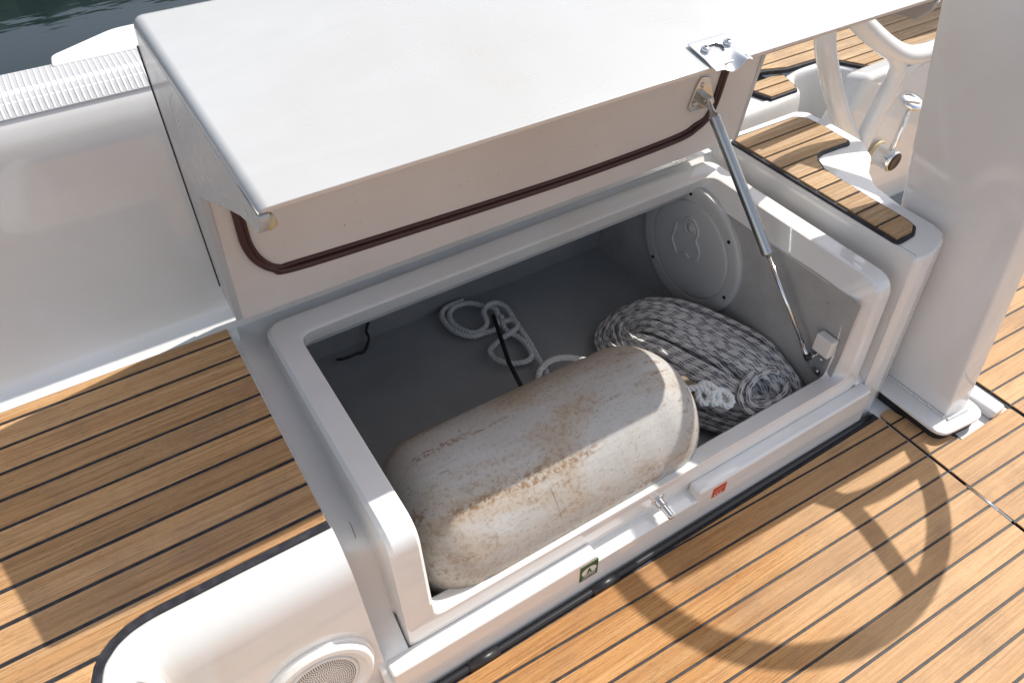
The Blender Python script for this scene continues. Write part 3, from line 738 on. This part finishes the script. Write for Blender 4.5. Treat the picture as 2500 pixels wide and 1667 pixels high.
b = MB(); b.tube([(.7165, 1.228, .026), (.700, 1.18, .03), (.655, 1.055, .042), (.615, .935, .085)], .0055, 8, flat=.6)
tag(b.obj('black_strap', M['dark'], None, smooth=True), 'straight black strap reaching from the rope loops down behind the fender', 'strap')
b = MB(); b.tube(catmull([(.325, 1.325, -.006), (.345, 1.318, -.006), (.377, 1.316, -.005), (.392, 1.313, -.005), (.408, 1.325, 0), (.420, 1.338, .01), (.418, 1.344, .03), (.430, 1.349, .05)], 6), .0035, 7)
tag(b.obj('cord_scrap', M['rubber'], None, smooth=True), 'scrap of dark cord hanging down the far wall of the locker', 'cord')

# ------------------------------------------------------------------ hank of braided rope
def hank():
    rnd = random.Random(3)
    c0 = Vector((1.0, .80, .066)); L = Vector((.33, -.94, .02)).normalized()
    W = Vector((.87, .28, .48)); W = (W - L * W.dot(L)).normalized(); Nn = L.cross(W)
    if Nn.z < 0: Nn = -Nn
    vs_ = []; fs = []; uvs = []
    seg = 7; rr = .0066
    for k in range(92):
        lay = rnd.random(); w0 = .016 + .104 * (k % 34) / 33 + rnd.uniform(-.003, .003)
        l0 = .165 + .092 * (k % 34) / 33 + rnd.uniform(-.02, .012)
        h = .052 * (1 - ((k % 34) / 33) ** 2) - .016 * (k // 34) + rnd.uniform(-.004, .004)
        ph = rnd.uniform(0, 6.28); n = 84; pts = []
        off = L * rnd.uniform(-.012, .012) + W * rnd.uniform(-.008, .008)
        for i in range(n):
            a = 2 * math.pi * i / n
            sx = math.copysign(abs(math.cos(a)) ** .8, math.cos(a)); sy = math.copysign(abs(math.sin(a)) ** .9, math.sin(a))
            tw = .0075 * math.sin(2 * a + ph) + .0025 * math.sin(5 * a + 2 * ph)
            p = c0 + off + L * (sx * l0) + W * (sy * w0 + tw) + Nn * (h + .010 * math.sin(2 * a + ph) - .05 * abs(sx) ** 4)
            p.z = max(p.z, .000 + .001 * (k % 9)); p.x = min(p.x, 1.139)
            pts.append(p)
        base = len(vs_); d = rnd.uniform(0, 1)
        u = Vector((0, 0, 1)); dist = [d]
        for i in range(n + 1):
            p = pts[i % n]; t = (pts[(i + 1) % n] - pts[i - 1]).normalized(); u = (u - t * u.dot(t)).normalized(); v = t.cross(u)
            if i: d += (pts[i % n] - pts[i - 1]).length; dist.append(d)
            for j in range(seg):
                a = 2 * math.pi * j / seg; vs_.append(p + (u * math.cos(a) + v * math.sin(a)) * rr)
        for i in range(n):
            for j in range(seg):
                a = base + i * seg; fs.append((a + j, a + (j + 1) % seg, a + seg + (j + 1) % seg, a + seg + j))
                uvs.append(((dist[i], j / seg), (dist[i], (j + 1) / seg), (dist[i + 1], (j + 1) / seg), (dist[i + 1], j / seg)))
    # loose end curling towards the sill
    for path in ([(1.085, .640, .135), (1.06, .66, .128), (1.02, .655, .115), (.995, .632, .105), (1.0, .610, .10), (1.03, .603, .10), (1.07, .606, .10), (1.10, .62, .11)],
                 [(1.09, .655, .130), (1.05, .675, .125), (1.0, .662, .11), (.978, .632, .10), (.985, .603, .09), (1.0, .598, .07)]):
        q = catmull(path, 10); base = len(vs_); d = 0; u = Vector((0, 0, 1)); dist = []
        for i, p in enumerate(q):
            t = (q[min(i + 1, len(q) - 1)] - q[max(i - 1, 0)]).normalized(); u = (u - t * u.dot(t)).normalized(); v = t.cross(u)
            if i: d += (q[i] - q[i - 1]).length
            dist.append(d)
            for j in range(seg): a = 2 * math.pi * j / seg; vs_.append(p + (u * math.cos(a) + v * math.sin(a)) * rr * 1.08)
        for i in range(len(q) - 1):
            for j in range(seg):
                a = base + i * seg; fs.append((a + j, a + (j + 1) % seg, a + seg + (j + 1) % seg, a + seg + j))
                uvs.append(((dist[i], j / seg), (dist[i], (j + 1) / seg), (dist[i + 1], (j + 1) / seg), (dist[i + 1], j / seg)))
    me = bpy.data.meshes.new('rope_hank'); me.from_pydata([tuple(v) for v in vs_], [], fs)
    uv = me.uv_layers.new(name='UVMap'); flatl = [c for f in uvs for p in f for c in p]; uv.data.foreach_set('uv', flatl)
    o = link('rope_hank', me, M['rope'], None, smooth=True)
    tag(o, 'thick hank of white rope with dark blue flecks heaped behind the fender', 'rope')
hank()

# ------------------------------------------------------------------ helm step with teak
STEP = [(1.256, 1.053), (1.280, 1.063), (1.472, 1.059), (1.493, 1.036), (1.495, .983), (1.492, .929), (1.492, .910), (1.480, .899), (1.455, .902), (1.400, .904), (1.382, .900), (1.365, .887), (1.350, .859), (1.347, .833), (1.345, .784), (1.342, .733), (1.342, .684), (1.341, .640), (1.334, .613), (1.310, .598), (1.285, .596), (1.256, .595)]
RIM = [(1.2505, 1.085), (1.500, 1.085), (1.527, 1.065), (1.530, .980), (1.526, .895), (1.488, .841), (1.430, .800), (1.398, .760), (1.382, .69), (1.381, .603), (1.372, .575), (1.350, .560), (1.300, .545), (1.268, .5445), (1.2505, .550)]
def step():
    root = empty('helm_step', (1.35, .8, 0), kind='structure')
    def low(p, z): # walls flare slightly outwards to the floor
        c = Vector((1.33, .82)); q = Vector(p); f = 1 + .055 * (0.44 - z) / .44
        return ((q.x if q.x < 1.2506 else c.x + (q.x - c.x) * f), c.y + (q.y - c.y) * (1 + .09 * (.44 - z) / .44 if q.y < .7 else 1), z)
    rim = [(p.x, p.y) for p in fillet([(*p, 0) for p in RIM], [.01, .02, .02, .03, .05, .04, .03, .03, .04, .03, .02, .015, .02, .015, .008], 3)]
    zs = [.4335, .4325, .428, .420, .36, .25, .12, -.02]; ins = [.010, .004, .001, 0, 0, 0, 0, 0]
    rows = []
    for z, i_ in zip(zs, ins):
        pl = scale_poly(rim[::-1], i_) if i_ else rim[::-1]
        rows.append([low(p, z) for p in pl])
    vs_ = [p for r in rows for p in r]; n = len(rows[0]); fs = [tuple(range(n))]
    for i in range(len(rows) - 1):
        for j in range(n): a = i * n + j; b_ = i * n + (j + 1) % n; fs.append((a, b_, b_ + n, a + n))
    mesh('step_moulding', vs_, fs, M['gel'], root, smooth=True, bevel=.0001)
    out = [(p.x, p.y) for p in fillet([(*p, 0) for p in STEP], [.01] * len(STEP), 2)][::-1]
    b = MB(); b.prism(out, .425, .4385); b.obj('caulking', M['caulk'], root, bevel=.002, seg=2)
    inner = scale_poly(out, .0075)
    planks(inner, [.555 + .0 + .0505 * i - .003 for i in range(0, 12)], 0, .428, .4425, M['teak_grey'], root, gap=.005)
step()

# ------------------------------------------------------------------ quarter moulding aft with teak decks
def quarter():
    root = empty('aft_quarter', (1.9, 1.3, 0), kind='structure')
    bt = [(1.25, 1.345), (1.67, 1.340), (1.740, 1.314), (1.854, 1.310), (1.889, 1.281), (1.940, 1.197), (2.03, 1.200), (2.60, 1.205), (2.9, 1.9), (1.25, 1.9)]
    b = MB(); b.prism(bt, .38, .3925); b.obj('caulking', M['caulk'], root, bevel=.002, seg=2)
    planks(scale_poly(bt, .007), [1.165 + .0495 * i for i in range(16)], 0, .385, .3965, M['teak_grey'], root, gap=.005)
    st = [(1.575, 1.330), (1.600, 1.236), (1.702, 1.238), (1.718, 1.262), (1.738, 1.330), (1.70, 1.334)]
    b = MB(); b.prism(st, .355, .3735); b.obj('caulking', M['caulk'], root, bevel=.002, seg=2)
    planks(scale_poly(st, .006), [1.236, 1.286, 1.336], 0, .36, .3775, M['teak_grey'], root, gap=.005)
    b = MB(); b.box(1.25, 1.70, 1.232, 1.42, .25, .362); b.obj('ledge', M['gel'], root)
    # wall below: follows the deck edge outline, dropping to the footwell
    edge = [(1.25, 1.225), (1.69, 1.226), (1.722, 1.240), (1.744, 1.300), (1.760, 1.306), (1.850, 1.300), (1.880, 1.275), (1.935, 1.187), (2.03, 1.190), (2.9, 1.195)]
    prof = [(-.02, .384), (-.006, .384), (.002, .380), (.008, .370), (.014, .30), (.030, .15), (.045, -.02)]
    rows = []
    P = [Vector((*e, 0)) for e in edge]
    for i, p in enumerate(P):
        t = (P[min(i + 1, len(P) - 1)] - P[max(i - 1, 0)]).normalized(); nrm = Vector((t.y, -t.x, 0))
        rows.append([tuple(p + nrm * d + Vector((0, 0, z - (.018 if i < 4 else 0)))) for d, z in prof])
    o = grid('quarter_wall', rows, M['gel'], root, smooth=True)
    md = o.modifiers.new('sub', 'SUBSURF'); md.levels = 1; md.render_levels = 2
    # side panel that carries the engine lever
    b = MB(); b.hexa([(1.60, 1.075, -.02), (2.5, 1.055, -.02), (2.5, 1.18, -.02), (1.60, 1.18, -.02), (1.80, 1.105, .44), (2.5, 1.10, .47), (2.5, 1.18, .44), (1.80, 1.18, .42)])
    b.obj('lever_panel', M['gel'], root, bevel=.02, seg=4)
quarter()

def lever():
    root = empty('engine_lever', (1.92, 1.06, .15), 'chrome engine control lever with round hub on the white side panel', 'control lever')
    o = Vector((1.912, 1.078, .195)); ax = Vector((0.05, -1, -.02)).normalized()
    b = MB(); b.lathe([(0, .036), (.006, .036), (.008, .032)], o, ax, 32); b.obj('mounting_ring', M['yellowed'], root, smooth=True, bevel=.001, seg=1)
    b = MB(); b.lathe([(.006, .030), (.052, .030), (.060, .031), (.064, .029), (.064, .022)], o, ax, 32); b.obj('hub', M['chrome'], root, smooth=True, bevel=.001, seg=1)
    b = MB(); b.lathe([(.060, .027), (.067, .026), (.068, .018), (.066, .016), (.066, 0)], o, ax, 28); b.obj('hub_cap', M['rubber'], root, smooth=True, bevel=.001, seg=1)
    c = o + ax * .045; t = Vector((.006, .0, 1))
    b = MB(); b.tube([c + t * .02, c + t * .045, c + t * .16], [.012, .009, .007], 14, flat=.6); b.obj('arm', M['chrome'], root, smooth=True)
    b = MB(); b.lathe([(-.006, .012), (-.003, .030), (.004, .036), (.010, .034), (.013, .020), (.013, 0)], c + t * .17, (.05, -.3, 1), 32); b.obj('knob', M['chrome'], root, smooth=True)
lever()
b = MB(); b.tube(catmull([(1.452, 1.03, .69), (1.455, 1.03, .656), (1.469, 1.03, .621), (1.503, 1.03, .564), (1.549, 1.03, .496), (1.608, 1.03, .419), (1.661, 1.03, .359), (1.72, 1.035, .28), (1.78, 1.04, .15), (1.80, 1.045, 0)], 8), .0235, 20)
tag(b.obj('curved_rail', M['gel_plain'], None, smooth=True), 'white curved tube left of the forked frame beside the helm', 'rail')
def frame():
    root = empty('forked_frame', (1.8, 1.03, 0), 'white forked tubular frame standing in front of the aft teak deck', 'frame')
    b = MB()
    b.tube(catmull([(1.50, 1.03, .70), (1.56, 1.03, .659), (1.65, 1.03, .600), (1.733, 1.03, .552), (1.793, 1.03, .526), (1.838, 1.03, .515), (1.897, 1.03, .510), (1.951, 1.03, .514), (2.05, 1.03, .53), (2.3, 1.03, .57)], 8), .0245, 20); b.obj('upper_tube', M['gel_plain'], root, smooth=True)
    b = MB(); b.tube(catmull([(1.800, 1.03, .50), (1.796, 1.032, .47), (1.786, 1.034, .429), (1.776, 1.036, .373), (1.766, 1.038, .327), (1.755, 1.04, .2), (1.75, 1.045, 0)], 8), .0215, 20, flat=1); b.obj('leg', M['gel_plain'], root, smooth=True)
    # webs that blend the fork
    b = MB(); b.tube(catmull([(1.735, 1.031, .548), (1.775, 1.031, .515), (1.792, 1.032, .480), (1.787, 1.034, .43)], 6), .021, 16)
    b.tube(catmull([(1.93, 1.031, .503), (1.86, 1.031, .497), (1.822, 1.031, .478), (1.800, 1.032, .44), (1.787, 1.034, .39)], 6), .020, 16); b.obj('web', M['gel_plain'], root, smooth=True)
frame()

# ------------------------------------------------------------------ helm pedestal
def pedestal():
    root = empty('helm_pedestal', (1.42, .5, 0), 'tall white tapered helm pedestal welded to a rounded foot plate', 'pedestal')
    yf = lambda z: .3985 + .118 * z; yb_ = lambda z: .606 + .200 * z
    zs = [.030, .25, .50, .60, .75, .91]
    rows = []
    for z in zs:
        w_ = .064 + .02 * z
        q = fillet([(1.390, yf(z), z), (1.390 + w_, yf(z) - .006, z), (1.390 + w_, yb_(z), z), (1.390, yb_(z), z)], [.006, .004, .01, .01], 4)
        rows.append([tuple(p) for p in q])
    o = grid('column', rows, M['gel'], root, closed_v=True, smooth=True)
    # weld bead round the foot
    b = MB(); k = 0
    for (x0, y0, x1, y1) in ((1.388, .606, 1.388, .400), (1.389, .396, 1.454, .390)):
        n = int(math.hypot(x1 - x0, y1 - y0) / .0062)
        for i in range(n):
            t = i / n; c = Vector((x0 + (x1 - x0) * t, y0 + (y1 - y0) * t, .0315)); d = Vector((x1 - x0, y1 - y0, 0)).normalized(); s = Vector((-d.y, d.x, 0))
            b.lathe([(-.0042, .0), (-.0036, .0030), (-.001, .0036), (.002, .0024), (.003, 0)], c, s if s.x < .1 else s, 8)
    b.obj('weld_bead', M['gel_plain'], root, smooth=True)
    pl = fillet([(1.337, .372, 0), (1.483, .357, 0), (1.486, .64, 0), (1.338, .64, 0)], [.035, .040, .04, .04], 10)
    b = MB(); b.prism([(p.x, p.y) for p in pl], .0205, .0295); b.obj('foot_plate', M['gel'], root, bevel=.002, seg=3)
    b = MB(); b.prism(scale_poly([(p.x, p.y) for p in pl], .006), -.004, .0205); b.obj('foot_gasket', M['dark'], root)
pedestal()

# ------------------------------------------------------------------ steering wheel (its shadow falls on the floor)
def wheel():
    R_ = .379; t = R(14.2); cz = .92; cx = .94 + .84 * cz; cyy = .52 + .085 * cz
    root = empty('steering_wheel', (cx, cyy, cz), 'large steering wheel with forked spokes behind the helm pedestal', 'steering wheel')
    c = Vector((cx, cyy, cz)); u = Vector((0, 1, 0)); v = Vector((-math.sin(t), 0, math.cos(t))); ax = u.cross(v)
    P = lambda r, a: c + (u * math.cos(a) + v * math.sin(a)) * r
    b = MB(); b.tube([P(R_ - .017, R(i * 5)) for i in range(72)], .0220, 12, closed=True); b.obj('wheel_rim', M['rubber'], root, smooth=True)
    for s in range(2):
        a0 = R(-147 + 120 * s) + math.pi * 0
        # shadow x runs opposite to the wheel's upward axis
        a0 = -a0 if False else a0
        b = MB(); b.tube([P(.03, a0), P(.19, a0)], .020, 10)
        for da in (-.42, .42): b.tube(catmull([P(.18, a0), P(.24, a0 + da * .45), P(.35, a0 + da)], 4), [.019] * 9, 10)
        b.obj('spoke', M['steel'], root, smooth=True)
    b = MB(); b.lathe([(-.03, .03), (-.02, .045), (.03, .045), (.05, .02)], c, ax, 24); b.obj('hub', M['steel'], root, smooth=True)
wheel()

# ------------------------------------------------------------------ loudspeaker in the seat front
def speaker():
    cx_, cy_, cz_ = .000, .538, .166
    n = Vector((0, -1, .115)).normalized()   # outward normal of the sloping wall
    root = empty('loudspeaker', (cx_, cy_, cz_), 'round white marine loudspeaker with a perforated grille in the seat front', 'loudspeaker')
    o = Vector((cx_, cy_ , cz_)); r = .082
    b = MB(); b.lathe([(-.02, r + .004), (.002, r + .004), (.004, r + .002), (.004, r - .002), (-.02, r - .002)], o, n, 72); b.obj('mounting_rim', M['gel'], root, bevel=.001, seg=2)
    b = MB(); b.lathe([(-.02, r), (.010, r), (.014, r - .004), (.0145, r - .012), (.010, r - .017), (.0085, r - .022), (.0085, r - .023), (.0065, r - .024)], o, n, 72); b.obj('trim_ring', M['gel_plain'], root, bevel=.0008, seg=2)
    rg = r - .0245
    b = MB(); b.lathe([(-.01, rg), (.0085, rg), (.0098, rg - .003), (.0088, rg - .006), (.0098, rg * .55), (.0105, 0)], o, n, 72); g_ = b.obj('grille', M['gel_plain'], root, smooth=True)
    u = n.orthogonal().normalized(); w_ = n.cross(u); b = MB(); k = 0
    for ring in range(3, 17):
        rr = ring * .0032; m_ = int(2 * math.pi * rr / .0036)
        for i in range(m_):
            a = 2 * math.pi * i / m_ + ring * .17; p = o + (u * math.cos(a) + w_ * math.sin(a)) * rr
            h = .0089 + (.0105 - .0089) * (1 - rr / rg) + .0003
            b.lathe([(h - .001, .00085), (h + .0002, .00085)], p, n, 6)
    tag(b.obj('grille_hole', M['dark'], root), kind='stuff')
speaker()

# ------------------------------------------------------------------ board added out of view aft of the frame to shade the aft deck
def aft_shade_board():
    root = empty('stern_seat', (2.85, 1.45, .4), 'rounded seat board on a post at the stern beyond the helm', 'seat')
    pl = fillet([(2.52, 1.30, 0), (3.05, 1.27, 0), (3.05, 1.80, 0), (2.45, 1.80, 0)], [.11, .08, .08, .08], 8)
    b = MB(); b.prism([(p.x, p.y) for p in pl], .84, .88); b.obj('seat_board', M['gel_plain'], root, bevel=.01, seg=3)
    b = MB(); b.tube([(2.8, 1.55, .39), (2.8, 1.55, .84)], .03, 16); b.obj('post', M['steel'], root, smooth=True)
aft_shade_board()
